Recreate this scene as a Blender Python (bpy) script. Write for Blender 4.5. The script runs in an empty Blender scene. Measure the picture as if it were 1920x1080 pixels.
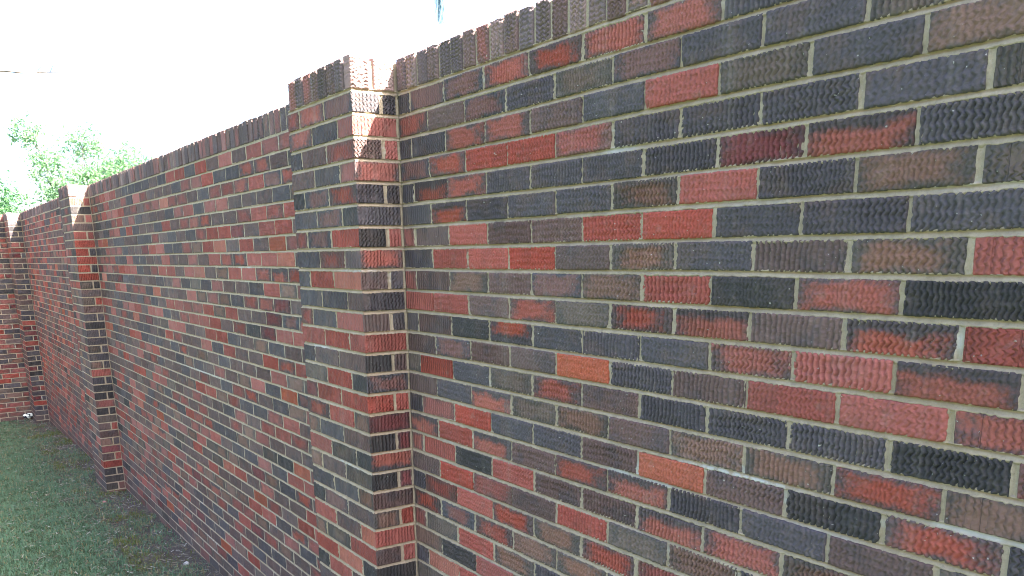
import bpy, math, random
import numpy as np
from mathutils import Matrix, Vector

random.seed(7)
RNG = np.random.default_rng(11)
SC = bpy.context.scene
COL = SC.collection

# ------------------------------------------------------------------ camera
PITCH = .0677            # one brick course
Z0 = 2.60                # underside of the rowlock cap
cam_data = bpy.data.cameras.new('camera')
cam = bpy.data.objects.new('camera', cam_data)
COL.objects.link(cam)
cam.matrix_world = Matrix(((0.564327, -0.187166, 0.804055, 2.6419),
                           (0.825412, 0.145852, -0.545365, -1.3738),
                           (-0.015199, 0.971440, 0.236797, Z0 - .4906),
                           (0, 0, 0, 1)))
cam_data.sensor_width = 36
cam_data.lens = 1632.03 / 1920 * 36
cam_data.shift_y = 329.88 / 1920
cam_data.clip_start = .05
cam_data.clip_end = 6000
SC.camera = cam

# ------------------------------------------------------------------ light
SUN = Vector((1.7, 1.0, 2.12)).normalized()
world = bpy.data.worlds.new('World')
SC.world = world
world.use_nodes = True
wn = world.node_tree
wn.nodes.clear()
sky = wn.nodes.new('ShaderNodeTexSky')
sky.sky_type = 'NISHITA'
sky.sun_disc = False
sky.sun_elevation = math.asin(SUN.z)
sky.sun_rotation = math.atan2(SUN.x, SUN.y)
sky.air_density = .75
sky.dust_density = 4.5
sky.ozone_density = 1.0
bg = wn.nodes.new('ShaderNodeBackground')
bg.inputs[1].default_value = .08
wo = wn.nodes.new('ShaderNodeOutputWorld')
wn.links.new(sky.outputs[0], bg.inputs[0])
wn.links.new(bg.outputs[0], wo.inputs[0])
sd = bpy.data.lights.new('sun', 'SUN')
sd.energy = 5.0
sd.angle = math.radians(.5)
sd.color = (1, .93, .82)
so = bpy.data.objects.new('sun', sd)
COL.objects.link(so)
so.rotation_euler = SUN.to_track_quat('Z', 'Y').to_euler()
so.location = (6, 6, 12)

vs = SC.view_settings
vs.view_transform = 'Standard'
vs.look = 'None'
vs.exposure = 3.6
vs.gamma = 1
vs.use_curve_mapping = False
SC.cycles.max_bounces = 6
SC.cycles.filter_width = 1.0

# ------------------------------------------------------------------ helpers
def tag(o, label=None, cat=None, group=None, kind=None):
    if label: o['label'] = label
    if cat: o['category'] = cat
    if group: o['group'] = group
    if kind: o['kind'] = kind
    return o

def empty(name, loc, parent=None):
    o = bpy.data.objects.new(name, None)
    COL.objects.link(o)
    o.location = loc
    o.empty_display_size = .1
    return o

def link(name, me, parent=None, loc=(0, 0, 0), rz=0.0):
    """parts are given in world coordinates; the parent empties are never rotated"""
    o = bpy.data.objects.new(name, me)
    COL.objects.link(o)
    if parent is not None:
        o.parent = parent
        o.location = Vector(loc) - parent.location
    else:
        o.location = loc
    o.rotation_euler = (0, 0, rz)
    return o

def mesh_np(name, V, F, mats=(), mi=None, uv=None, nrm=None, col=None, smooth=False):
    """V (n,3); F list/array of equal length faces or ragged list"""
    me = bpy.data.meshes.new(name)
    V = np.asarray(V, dtype=np.float32)
    if isinstance(F, np.ndarray):
        k = F.shape[1]
        nf = F.shape[0]
        starts = np.arange(nf, dtype=np.int32) * k
        totals = np.full(nf, k, dtype=np.int32)
        loops = F.astype(np.int32).ravel()
    else:
        totals = np.array([len(f) for f in F], dtype=np.int32)
        starts = np.concatenate(([0], np.cumsum(totals)[:-1])).astype(np.int32)
        loops = np.array([i for f in F for i in f], dtype=np.int32)
        nf = len(F)
    me.vertices.add(len(V))
    me.vertices.foreach_set('co', V.ravel())
    me.loops.add(len(loops))
    me.loops.foreach_set('vertex_index', loops)
    me.polygons.add(nf)
    me.polygons.foreach_set('loop_start', starts)
    me.polygons.foreach_set('loop_total', totals)
    if mi is not None:
        me.polygons.foreach_set('material_index', np.asarray(mi, dtype=np.int32))
    me.polygons.foreach_set('use_smooth', np.full(nf, bool(smooth)))
    for m in mats:
        me.materials.append(m)
    if uv is not None:
        l = me.uv_layers.new(name='uv')
        l.data.foreach_set('uv', np.asarray(uv, dtype=np.float32).ravel())
    if nrm is not None:
        l = me.uv_layers.new(name='face')
        l.data.foreach_set('uv', np.asarray(nrm, dtype=np.float32).ravel())
    if col is not None:
        a = me.color_attributes.new('tint', 'FLOAT_COLOR', 'POINT')
        a.data.foreach_set('color', np.asarray(col, dtype=np.float32).ravel())
    me.update(calc_edges=True)
    me.validate()
    return me

class Noise2:
    def __init__(s, seed, n=256):
        s.n = n
        s.t = np.random.default_rng(seed).random((n, n))
    def __call__(s, x, y):
        xi = np.floor(x).astype(int); yi = np.floor(y).astype(int)
        fx = x - xi; fy = y - yi
        fx = fx * fx * (3 - 2 * fx); fy = fy * fy * (3 - 2 * fy)
        n = s.n
        a = s.t[xi % n, yi % n]; b = s.t[(xi + 1) % n, yi % n]
        c = s.t[xi % n, (yi + 1) % n]; d = s.t[(xi + 1) % n, (yi + 1) % n]
        return (a * (1 - fx) + b * fx) * (1 - fy) + (c * (1 - fx) + d * fx) * fy
N2 = Noise2(3)

# ------------------------------------------------------------------ materials
class NT:
    def __init__(s, name):
        s.m = bpy.data.materials.new(name)
        s.m.use_nodes = True
        s.t = s.m.node_tree
        s.t.nodes.clear()
        s.out = s.t.nodes.new('ShaderNodeOutputMaterial')
        s.b = s.t.nodes.new('ShaderNodeBsdfPrincipled')
        s.t.links.new(s.b.outputs[0], s.out.inputs[0])
        s.b.inputs['Specular IOR Level'].default_value = .25
    def n(s, typ, **kw):
        nd = s.t.nodes.new(typ)
        for k, v in kw.items():
            setattr(nd, k, v)
        return nd
    def L(s, a, b):
        s.t.links.new(a, b)
    def put(s, sock, v):
        if isinstance(v, (int, float)): sock.default_value = v
        elif isinstance(v, (tuple, list)): sock.default_value = v
        else: s.L(v, sock)
    def math(s, op, a, b=0.0, c=None, clamp=False):
        nd = s.n('ShaderNodeMath', operation=op)
        nd.use_clamp = clamp
        s.put(nd.inputs[0], a); s.put(nd.inputs[1], b)
        if c is not None: s.put(nd.inputs[2], c)
        return nd.outputs[0]
    def mix(s, f, a, b):
        nd = s.n('ShaderNodeMix', data_type='RGBA')
        s.put(nd.inputs[0], f)
        s.put(nd.inputs[6], a if not isinstance(a, tuple) else (*a[:3], 1))
        s.put(nd.inputs[7], b if not isinstance(b, tuple) else (*b[:3], 1))
        return nd.outputs[2]
    def noise(s, vec, scale, detail=2, rough=.5):
        nd = s.n('ShaderNodeTexNoise')
        nd.inputs['Scale'].default_value = scale
        nd.inputs['Detail'].default_value = detail
        nd.inputs['Roughness'].default_value = rough
        if vec is not None: s.L(vec, nd.inputs['Vector'])
        return nd.outputs[0]
    def ramp(s, v, lo, hi):
        nd = s.n('ShaderNodeMapRange')
        nd.interpolation_type = 'SMOOTHSTEP'
        s.put(nd.inputs[0], v); s.put(nd.inputs[1], lo); s.put(nd.inputs[2], hi)
        return nd.outputs[0]

# brick kinds: core colour, rim colour, pattern
DK = (.062, .066, .078)
CODES = {
    'R': ((.320, .076, .058), (.270, .072, .056), 'spot'),
    'r': ((.270, .078, .064), (.140, .078, .070), 'rim'),
    'O': ((.370, .100, .060), (.320, .088, .054), 'spot'),
    'Q': ((.180, .044, .044), (.080, .048, .050), 'rim'),
    'D': ((.083, .070, .078), (.112, .082, .078), 'spot'),
    'K': ((.053, .047, .048), (.076, .060, .057), 'spot'),
    'M': ((.138, .084, .076), (.096, .073, .075), 'spot'),
    'B': ((.134, .095, .078), (.086, .074, .068), 'rim'),
    'N': ((.205, .108, .080), (.088, .077, .071), 'rim'),
    'F': ((.310, .080, .058), (.088, .074, .074), 'rim'),
    'f': ((.185, .088, .078), (.068, .070, .080), 'rim'),
    'T': ((.310, .082, .056), (.066, .063, .066), 'top'),
    'U': ((.310, .078, .052), (.060, .062, .068), 'bottom'),
    'P': ((.280, .180, .165), (.200, .150, .135), 'spot'),
}
MATS = {}
def brick_mat(code, style='wall'):
    key = (code, style)
    if key in MATS: return MATS[key]
    relief = style.endswith('_relief')
    style = style.replace('_relief', '')
    c1, c2, mode = CODES[code]
    if style == 'cap':        # ends of the rowlock bricks are paler and dustier
        c1 = tuple(a * .78 + b * .22 for a, b in zip(c1, (.38, .24, .23)))
        c2 = tuple(a * .78 + b * .22 for a, b in zip(c2, (.30, .21, .21)))
    s = NT('brick_%s_%s' % (key[1], {'R': 'red', 'r': 'dull_red', 'O': 'orange', 'Q': 'maroon', 'D': 'slate', 'K': 'charcoal',
           'M': 'mauve_brown', 'B': 'olive_brown', 'N': 'orange_core', 'F': 'red_core', 'f': 'faint_core', 'T': 'dark_top',
           'U': 'dark_bottom', 'P': 'pale'}[code]))
    uvn = s.n('ShaderNodeUVMap'); uvn.uv_map = 'uv'
    fcn = s.n('ShaderNodeUVMap'); fcn.uv_map = 'face'
    oi = s.n('ShaderNodeObjectInfo')
    ge = s.n('ShaderNodeNewGeometry')
    seed = s.math('FRACT', s.math('ADD', oi.outputs['Random'], s.math('MULTIPLY', ge.outputs['Random Per Island'], 7.31)))
    seed2 = s.math('FRACT', s.math('MULTIPLY', seed, 17.77))
    seed3 = s.math('FRACT', s.math('MULTIPLY', seed, 53.13))
    off = s.n('ShaderNodeCombineXYZ')
    s.L(s.math('MULTIPLY', seed, 31.0), off.inputs[0]); s.L(s.math('MULTIPLY', seed2, 17.0), off.inputs[1]); s.L(s.math('MULTIPLY', seed3, 9.0), off.inputs[2])
    va = s.n('ShaderNodeVectorMath', operation='ADD')
    s.L(uvn.outputs[0], va.inputs[0]); s.L(off.outputs[0], va.inputs[1])
    P = va.outputs[0]
    sp = s.n('ShaderNodeSeparateXYZ'); s.L(P, sp.inputs[0])
    sf = s.n('ShaderNodeSeparateXYZ'); s.L(fcn.outputs[0], sf.inputs[0])
    u, v = sp.outputs[0], sp.outputs[1]
    # combed, wavy scratch relief of the wire cut face
    lv = .0150 if style == 'wall' else .021
    lu = .0128 if style == 'wall' else .0125
    n1 = s.noise(P, 34, 2); n2 = s.noise(P, 90, 3, .6); n3 = s.noise(P, 16, 1)
    ph = s.math('ADD', s.math('DIVIDE', v, lv), s.math('MULTIPLY', n1, 1.3))
    wav = s.math('SINE', s.math('MULTIPLY', ph, 2 * math.pi))
    if style == 'wall':
        A = s.math('MULTIPLY_ADD', s.math('POWER', seed2, .8), .0014, .0010)
    else:
        A = .0042
    uu = s.math('ADD', u, s.math('MULTIPLY', wav, A))
    uu = s.math('ADD', uu, s.math('MULTIPLY', n2, .0042 if style == 'wall' else .008))
    uu = s.math('ADD', uu, s.math('MULTIPLY', n3, .012))
    k = s.math('MULTIPLY', uu, 2 * math.pi / lu)
    h = s.math('MULTIPLY', s.math('ABSOLUTE', s.math('SINE', s.math('MULTIPLY', k, .5))), 1.9)
    # the wire tears small lips that line up in rows
    lip = s.math('MULTIPLY', s.math('SINE', s.math('ADD', s.math('MULTIPLY', ph, 2 * math.pi), 1.0)), s.math('SINE', s.math('MULTIPLY_ADD', k, 1.0, .9)))
    h = s.math('ADD', h, s.math('MULTIPLY', lip, .12))
    n4 = s.noise(P, 22, 2)
    h = s.math('MULTIPLY', h, s.ramp(n4, .22, .6))
    # occasional straight scoring lines
    sc = s.math('ABSOLUTE', s.math('SUBTRACT', s.math('FRACT', s.math('DIVIDE', u, .083)), .5))
    h = s.math('SUBTRACT', h, s.math('MULTIPLY', s.math('SUBTRACT', 1.0, s.ramp(sc, 0.0, .022)), .9))
    grain = s.noise(P, 420, 3, .7)
    h = s.math('ADD', h, s.math('MULTIPLY', grain, .55))
    h = s.math('ADD', h, s.math('MULTIPLY', n2, .8))
    h = s.math('MULTIPLY', h, s.math('MULTIPLY_ADD', seed3, .75, .55))
    if relief:      # the ridges of these are modelled; only grain is left to the material
        h = s.math('ADD', s.math('MULTIPLY', grain, .45), s.math('MULTIPLY', n2, .8))
    bp = s.n('ShaderNodeBump')
    bp.inputs['Strength'].default_value = 1
    bp.inputs['Distance'].default_value = .0040 if style == 'wall' else .0044
    s.L(h, bp.inputs['Height'])
    s.L(bp.outputs[0], s.b.inputs['Normal'])
    # colour: fired core against a flashed rim
    blot = s.noise(P, 13, 3, .6)
    au = s.math('ABSOLUTE', sf.outputs[0]); av = s.math('ABSOLUTE', sf.outputs[1])
    if mode == 'spot':
        f = s.math('MULTIPLY', s.ramp(blot, .47, .66), .85)
    else:
        if mode == 'rim':
            e = s.math('MAXIMUM', au, s.math('MULTIPLY', av, .92))
        elif mode == 'top':
            e = s.math('MAXIMUM', s.math('MULTIPLY', au, .93), s.math('MULTIPLY_ADD', sf.outputs[1], .9, .52))
        else:
            e = s.math('MAXIMUM', s.math('MULTIPLY', au, .93), s.math('MULTIPLY_ADD', sf.outputs[1], -.9, .52))
        e = s.math('ADD', e, s.math('MULTIPLY', s.math('SUBTRACT', blot, .5), 1.5))
        e = s.math('ADD', e, s.math('MULTIPLY', s.math('SUBTRACT', s.noise(P, 75, 4, .7), .5), 1.0))
        e = s.math('ADD', e, s.math('MULTIPLY', s.math('SUBTRACT', seed3, .5), .25))
        f = s.math('MULTIPLY', s.ramp(e, .42, 1.05), .93)
    c = s.mix(f, c1, c2)
    # iron spots, dust, small mortar flecks
    c = s.mix(s.math('MULTIPLY', s.ramp(s.noise(P, 60, 4, .7), .50, .75), .30), c, (.045, .042, .048))
    c = s.mix(s.math('MULTIPLY', s.ramp(s.noise(P, 27, 3, .6), .55, .8), .30), c, (.24, .19, .16))
    c = s.mix(s.math('MULTIPLY', s.ramp(s.noise(P, 150, 1, .5), .76, .80), .8), c, (.42, .40, .36))
    wp = s.n('ShaderNodeMapping'); wp.inputs['Scale'].default_value = (2.2, 2.2, .9)
    s.L(ge.outputs['Position'], wp.inputs[0])
    c = s.mix(s.math('MULTIPLY', s.ramp(s.noise(wp.outputs[0], 1.0, 5, .65), .50, .75), .20), c, (.13, .11, .09))
    # lime and rain streaks under the cap, soil splash on the lowest courses
    wp2 = s.n('ShaderNodeMapping'); wp2.inputs['Scale'].default_value = (14, 14, .9)
    s.L(ge.outputs['Position'], wp2.inputs[0])
    c = s.mix(s.math('MULTIPLY', s.ramp(s.noise(wp2.outputs[0], 1.0, 4, .6), .55, .78), .30), c, (.25, .22, .19))
    spz = s.n('ShaderNodeSeparateXYZ'); s.L(ge.outputs['Position'], spz.inputs[0])
    hgt = s.math('SUBTRACT', spz.outputs[2], s.math('MULTIPLY_ADD', spz.outputs[0], .02823, .2339))
    hgt = s.math('ADD', hgt, s.math('MULTIPLY', s.math('SUBTRACT', s.noise(ge.outputs['Position'], 9, 4, .65), .5), .35))
    c = s.mix(s.math('MULTIPLY', s.ramp(hgt, .20, .02), .65), c, (.10, .085, .07))
    hs = s.n('ShaderNodeHueSaturation')
    s.L(c, hs.inputs['Color'])
    s.L(s.math('MULTIPLY_ADD', seed, .30, .85), hs.inputs['Value'])
    s.L(s.math('MULTIPLY_ADD', seed3, .18, .88), hs.inputs['Saturation'])
    s.L(hs.outputs[0], s.b.inputs['Base Color'])
    s.b.inputs['Roughness'].default_value = .8
    MATS[key] = s.m
    return s.m

def mortar_mat(name, near=True):
    s = NT(name)
    tc = s.n('ShaderNodeNewGeometry')
    P = tc.outputs['Position']
    n1 = s.noise(P, 260, 4, .75); n2 = s.noise(P, 28, 4, .6); n3 = s.noise(P, 3.0, 3, .5)
    mp = s.n('ShaderNodeMapping'); mp.inputs['Scale'].default_value = (1.6, 1.6, 13)
    s.L(P, mp.inputs[0])
    st = s.noise(mp.outputs[0], 1.0, 4, .55)
    c = s.mix(s.ramp(n2, .3, .7), (.405, .318, .228), (.305, .240, .174))
    c = s.mix(s.math('MULTIPLY', s.ramp(n3, .5, .75), .55), c, (.30, .22, .125))
    c = s.mix(s.math('MULTIPLY', s.ramp(n1, .52, .72), .5), c, (.16, .145, .12))
    c = s.mix(s.math('MULTIPLY', s.ramp(n1, .46, .28), .4), c, (.42, .39, .33))
    eff = s.math('MULTIPLY', s.ramp(st, .58, .78), s.ramp(s.noise(P, 45, 3, .6), .38, .55))
    c = s.mix(s.math('MULTIPLY', eff, .7), c, (.56, .57, .57))
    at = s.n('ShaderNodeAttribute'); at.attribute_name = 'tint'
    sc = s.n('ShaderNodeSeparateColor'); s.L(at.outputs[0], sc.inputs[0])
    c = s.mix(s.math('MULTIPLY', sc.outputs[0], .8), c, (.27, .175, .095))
    c = s.mix(s.math('MULTIPLY', sc.outputs[1], .55), c, (.50, .50, .48))
    s.L(c, s.b.inputs['Base Color'])
    s.b.inputs['Roughness'].default_value = .9
    bp = s.n('ShaderNodeBump'); bp.inputs['Distance'].default_value = .0016; bp.inputs['Strength'].default_value = 1
    s.L(s.math('ADD', n1, s.math('MULTIPLY', s.noise(P, 90, 3, .6), 1.3)), bp.inputs['Height'])
    s.L(bp.outputs[0], s.b.inputs['Normal'])
    return s.m
MORTAR = mortar_mat('mortar')

def simple_mat(name, c1, c2=None, scale=20, rough=.85, bump=0, trans=0):
    s = NT(name)
    tc = s.n('ShaderNodeTexCoord')
    n = s.noise(tc.outputs['Object'], scale, 4, .6)
    s.L(s.mix(s.ramp(n, .35, .65), c1, c2 or c1), s.b.inputs['Base Color'])
    s.b.inputs['Roughness'].default_value = rough
    if bump:
        bp = s.n('ShaderNodeBump'); bp.inputs['Distance'].default_value = bump
        s.L(n, bp.inputs['Height']); s.L(bp.outputs[0], s.b.inputs['Normal'])
    return s.m

def leaf_mat(name, trans=.35, rough=.55):
    s = NT(name)
    at = s.n('ShaderNodeAttribute'); at.attribute_name = 'tint'
    s.L(at.outputs[0], s.b.inputs['Base Color'])
    s.b.inputs['Roughness'].default_value = rough
    tr = s.n('ShaderNodeBsdfTranslucent'); s.L(at.outputs[0], tr.inputs[0])
    mx = s.n('ShaderNodeMixShader'); mx.inputs[0].default_value = trans
    s.L(s.b.outputs[0], mx.inputs[1]); s.L(tr.outputs[0], mx.inputs[2])
    s.L(mx.outputs[0], s.out.inputs[0])
    return s.m

# ------------------------------------------------------------------ ground
def gz(x):
    """height of the lawn: it falls gently towards the far end"""
    x = np.clip(x, -13, 8)
    return Z0 + (-34.95 + .417 * x) * PITCH

def build_ground():
    xs = np.concatenate((np.linspace(-2500, -14, 12), np.arange(-13, 8.01, .1), np.linspace(9, 2500, 12)))
    ys = np.concatenate((np.linspace(-2500, -9, 12), np.arange(-8, 4.01, .1), np.linspace(5, 2500, 12)))
    X, Y = np.meshgrid(xs, ys, indexing='ij')
    near = (np.abs(X) < 14) & (np.abs(Y) < 9)
    Z = gz(X) + np.where(near, .022 * (N2(X * 2.1, Y * 2.1) - .5) + .016 * (N2(X * 7, Y * 7 + 9) - .5), 0)
    V = np.stack((X, Y, Z), -1).reshape(-1, 3)
    a, b = X.shape
    i = np.arange(a * b).reshape(a, b)
    F = np.stack((i[:-1, :-1], i[1:, :-1], i[1:, 1:], i[:-1, 1:]), -1).reshape(-1, 4)
    s = NT('lawn_soil')
    g = s.n('ShaderNodeNewGeometry'); P = g.outputs['Position']
    sp = s.n('ShaderNodeSeparateXYZ'); s.L(P, sp.inputs[0])
    d = s.math('ADD', s.math('ABSOLUTE', sp.outputs[1]), s.math('MULTIPLY', s.math('SUBTRACT', s.noise(P, 2.2, 3), .5), .5))
    n = s.noise(P, 60, 4, .7); n2 = s.noise(P, 9, 3, .6)
    soil = s.mix(s.ramp(n, .3, .7), (.060, .052, .046), (.12, .105, .094))
    soil = s.mix(s.ramp(n2, .5, .8), soil, (.15, .13, .115))
    gr = s.mix(s.ramp(n, .35, .65), (.030, .055, .022), (.060, .095, .040))
    c = s.mix(s.ramp(d, .22, .62), soil, gr)
    s.L(c, s.b.inputs['Base Color']); s.b.inputs['Roughness'].default_value = .95
    bp = s.n('ShaderNodeBump'); bp.inputs['Distance'].default_value = .02
    s.L(n, bp.inputs['Height']); s.L(bp.outputs[0], s.b.inputs['Normal'])
    me = mesh_np('ground', V, F, [s.m], smooth=True)
    tag(link('ground', me), kind='structure')
build_ground()

# ------------------------------------------------------------------ brick meshes
def chamfer_box(x0, x1, y0, y1, z0, z1, c=.0025, jit=.0008, rnd=random):
    """chamfered box: 24 verts; returns verts, faces, per loop uv and face coordinates"""
    V = []; idx = {}
    X = (x0, x1); Y = (y0, y1); Z = (z0, z1)
    for i in (0, 1):
        for j in (0, 1):
            for k in (0, 1):
                o = [rnd.uniform(-jit, jit) for _ in range(3)]
                sx = c if i == 0 else -c; sy = c if j == 0 else -c; sz = c if k == 0 else -c
                for ax in range(3):
                    p = [X[i] + (0 if ax == 0 else sx), Y[j] + (0 if ax == 1 else sy), Z[k] + (0 if ax == 2 else sz)]
                    p = [p[q] + (o[q] if q != ax else 0) for q in range(3)]
                    idx[(i, j, k, ax)] = len(V); V.append(p)
    F = []; A = []
    def q(ax, side):
        o = [a for a in range(3) if a != ax]
        seq = [(0, 0), (1, 0), (1, 1), (0, 1)]
        f = []
        for s1, s2 in seq:
            c_ = [0, 0, 0]; c_[ax] = side; c_[o[0]] = s1; c_[o[1]] = s2
            f.append(idx[(c_[0], c_[1], c_[2], ax)])
        flip = (side == 0) ^ (ax == 1)
        return f[::-1] if flip else f
    for ax in range(3):
        for sd_ in (0, 1):
            F.append(q(ax, sd_)); A.append(ax * 2 + sd_)
    # edges
    for ax in range(3):
        o = [a for a in range(3) if a != ax]
        for s1 in (0, 1):
            for s2 in (0, 1):
                c0 = [0, 0, 0]; c0[o[0]] = s1; c0[o[1]] = s2
                c1 = list(c0); c1[ax] = 1
                f = [idx[(*c0, o[0])], idx[(*c1, o[0])], idx[(*c1, o[1])], idx[(*c0, o[1])]]
                F.append(f); A.append(o[0] * 2 + s1 if o[0] != 2 else o[1] * 2 + s2)
    for i in (0, 1):
        for j in (0, 1):
            for k in (0, 1):
                F.append([idx[(i, j, k, 0)], idx[(i, j, k, 1)], idx[(i, j, k, 2)]]); A.append(2 + j)
    V = np.array(V)
    cen = V.mean(0)
    out = []
    for f in F:
        a, b, c_ = V[f[0]], V[f[1]], V[f[2]]
        nn = np.cross(b - a, c_ - a)
        m = V[f].mean(0) - cen
        out.append(f if np.dot(nn, m) >= 0 else f[::-1])
    return V, out, A

def uv_for(V, F, A, x0, x1, y0, y1, z0, z1, rot=False):
    uv = []; nr = []
    cx, cy, cz = (x0 + x1) / 2, (y0 + y1) / 2, (z0 + z1) / 2
    hx, hy, hz = (x1 - x0) / 2, (y1 - y0) / 2, (z1 - z0) / 2
    for f, a in zip(F, A):
        for i in f:
            p = V[i]
            if a // 2 == 0: w = (p[1] - cy + 1.7, p[2] - cz); q_ = ((p[1] - cy) / hy, (p[2] - cz) / hz)
            elif a // 2 == 1: w = (p[0] - cx, p[2] - cz); q_ = ((p[0] - cx) / hx, (p[2] - cz) / hz)
            else: w = (p[0] - cx, p[1] - cy + .9); q_ = ((p[0] - cx) / hx, (p[1] - cy) / hy)
            uv.append((w[1], w[0]) if rot else w); nr.append(q_)
    return uv, nr

def ragged_brick(l, h, d, rnd, bev=.0022):
    """face at y=0 looking to -y, centred in x and z; ten point outline, worn arrises"""
    hx, hz = l / 2, h / 2
    j = lambda a=.0011: rnd.uniform(-a, a)
    pts = [(-hx, -hz), (-hx * .35 + j(.02), -hz), (hx * .35 + j(.02), -hz), (hx, -hz), (hx, j(.01)),
           (hx, hz), (hx * .35 + j(.02), hz), (-hx * .35 + j(.02), hz), (-hx, hz), (-hx, j(.01))]
    pts = [(x + j(), z + j()) for x, z in pts]
    V = []
    for x, z in pts:
        b = bev * rnd.uniform(.6, 1.6)
        V.append((x - math.copysign(min(b, abs(x)), x) if abs(abs(x) - hx) < .004 else x, 0 + j(.0003),
                  z - math.copysign(b, z) if abs(abs(z) - hz) < .004 else z))
    for x, z in pts: V.append((x, bev * 1.1, z))
    for x, z in pts: V.append((x * .985, d, z * .97))
    n = len(pts)
    F = [list(range(n))]
    for r in (0, 1):
        for i in range(n):
            k = (i + 1) % n
            F.append([r * n + i, (r + 1) * n + i, (r + 1) * n + k, r * n + k])
    V = np.array(V)
    uv = []; nr = []
    for f in F:
        for i in f:
            uv.append((V[i][0] + (V[i][1] if i >= 2 * n else 0), V[i][2])); nr.append((V[i][0] / hx, V[i][2] / hz))
    return V, F, uv, nr

def relief_brick(l, h, d, seed, cap=False, step=.0020):
    """wire-cut face with modelled wavy ridges; face at y=0 looking to -y, centred in x and z"""
    r = random.Random(seed)
    nu, nv = int(round(l / step)), int(round(h / step))
    u = np.linspace(-l / 2, l / 2, nu + 1); v = np.linspace(-h / 2, h / 2, nv + 1)
    U, Vv = np.meshgrid(u, v, indexing='ij')
    o = seed * 3.7
    A, B = (Vv, U) if cap else (U, Vv)          # lines run along B
    lam = r.uniform(.0100, .0128) if cap else r.choice([.0100, .0115, .0125, .0135, .0150])
    lv = r.uniform(.017, .023) if cap else r.uniform(.0155, .0195)
    amp = r.uniform(.0036, .0050) if cap else r.choice([.0008, .0015, .0019, .0022, .0025])
    ph = B / lv + r.random() + .50 * N2(A * 20 + o, B * 20) + .18 * N2(A * 70 + o, B * 70)
    tri = np.sin(2 * np.pi * ph)
    if cap: tri = np.arcsin(np.clip(tri, -1, 1)) / 1.57
    w = A + amp * tri * (.35 + 1.1 * N2(A * 40 + o, B * 25 + 8)) + .009 * N2(A * 24 + o, B * 24 + 5) + .0022 * N2(A * 120 + o, B * 120 + 5)
    q = np.abs(np.sin(np.pi * w / lam))
    dep = (.0068 if cap else .0082) * np.clip(.45 + 1.05 * N2(A * 17 + o + 9, B * 30), 0, 1.15) * r.choice([.45, .75, .95, 1.1, 1.2])
    y = dep * (1 - q ** .9) - .0030
    # torn lips next to the turns of the wave
    y -= .0026 * np.clip(np.sin(2 * np.pi * ph + 1.2), 0, 1) * np.clip(np.sin(2 * np.pi * w / lam + .8), 0, 1) * (amp > .001)
    y += .0026 * (N2(A * 210 + o, B * 210) - .5) + .0018 * (N2(A * 12 + o, B * 12) - .5)
    if not cap and r.random() < .6:              # a straight score line
        x0 = r.uniform(-.25, .3) * l
        y += .0018 * np.exp(-((U - x0) / .0016) ** 2)
    ed = np.minimum(l / 2 - np.abs(U), h / 2 - np.abs(Vv))
    if cap: y = y * np.clip(ed / .006, 0, 1) ** .7
    y += .0024 * np.clip(1 - ed / .0032, 0, 1) ** 1.6
    if r.random() < .35:                         # chipped corner
        cx, cz = r.choice([-1, 1]) * l / 2, r.choice([-1, 1]) * h / 2
        y += .006 * np.clip(1 - np.hypot(U - cx, Vv - cz) / r.uniform(.008, .02), 0, 1)
    U2 = U + np.where(ed < .0035, 1, .0) * .0016 * (N2(Vv * 160 + o, U * 160) - .5)
    V2 = Vv + np.where(ed < .0035, 1, .0) * .0020 * (N2(U * 160 + o + 3, Vv * 160) - .5)
    P = np.stack((U2, y, V2), -1).reshape(-1, 3)
    i = np.arange((nu + 1) * (nv + 1)).reshape(nu + 1, nv + 1)
    F = np.stack((i[:-1, :-1], i[1:, :-1], i[1:, 1:], i[:-1, 1:]), -1).reshape(-1, 4)
    ring = np.concatenate((i[:-1, 0], i[-1, :-1], i[:0:-1, -1], i[0, :0:-1]))
    n = len(P)
    back = P[ring].copy(); back[:, 1] = d
    m = len(ring); k = np.arange(m)
    F = np.concatenate((F, np.stack((ring, n + k, n + (k + 1) % m, np.roll(ring, -1)), -1)))
    P = np.concatenate((P, back))
    fu = P[F.ravel()]
    uv = np.stack((fu[:, 0] + np.where(fu[:, 1] > d * .5, .02, 0), fu[:, 2]), -1)
    if cap: uv = uv[:, ::-1]
    nr = np.stack((fu[:, 0] / (l / 2), fu[:, 2] / (h / 2)), -1)
    return P, F, uv, nr

RV = {}
def relief_mesh(l, h, variant, cap=False, d=.085):
    key = (round(l, 3), round(h, 4), variant, cap)
    if key not in RV:
        V, F, uv, nr = relief_brick(l, h, d, variant * 13 + int(l * 1000) + (500 if cap else 0), cap)
        RV[key] = mesh_np('cap_brick' if cap else 'brick', V, F, [brick_mat('M', ('cap' if cap else 'wall') + '_relief')], uv=uv, nrm=nr, smooth=True)
    return RV[key]

def set_mat(o, m):
    o.material_slots[0].link = 'OBJECT'
    o.material_slots[0].material = m

# shared meshes: several ragged shapes per size, one copy per colour kind
VAR = {}
def brick_mesh(l, h, code, variant, d=.085, style='wall'):
    key = (round(l, 3), round(h, 4), code, variant)
    if key not in VAR:
        V, F, uv, nr = ragged_brick(l, h, d, random.Random(hash((round(l, 3), variant)) & 0xffff))
        VAR[key] = mesh_np('brick', V, F, [brick_mat(code, style)], uv=uv, nrm=nr)
    return VAR[key]

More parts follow.
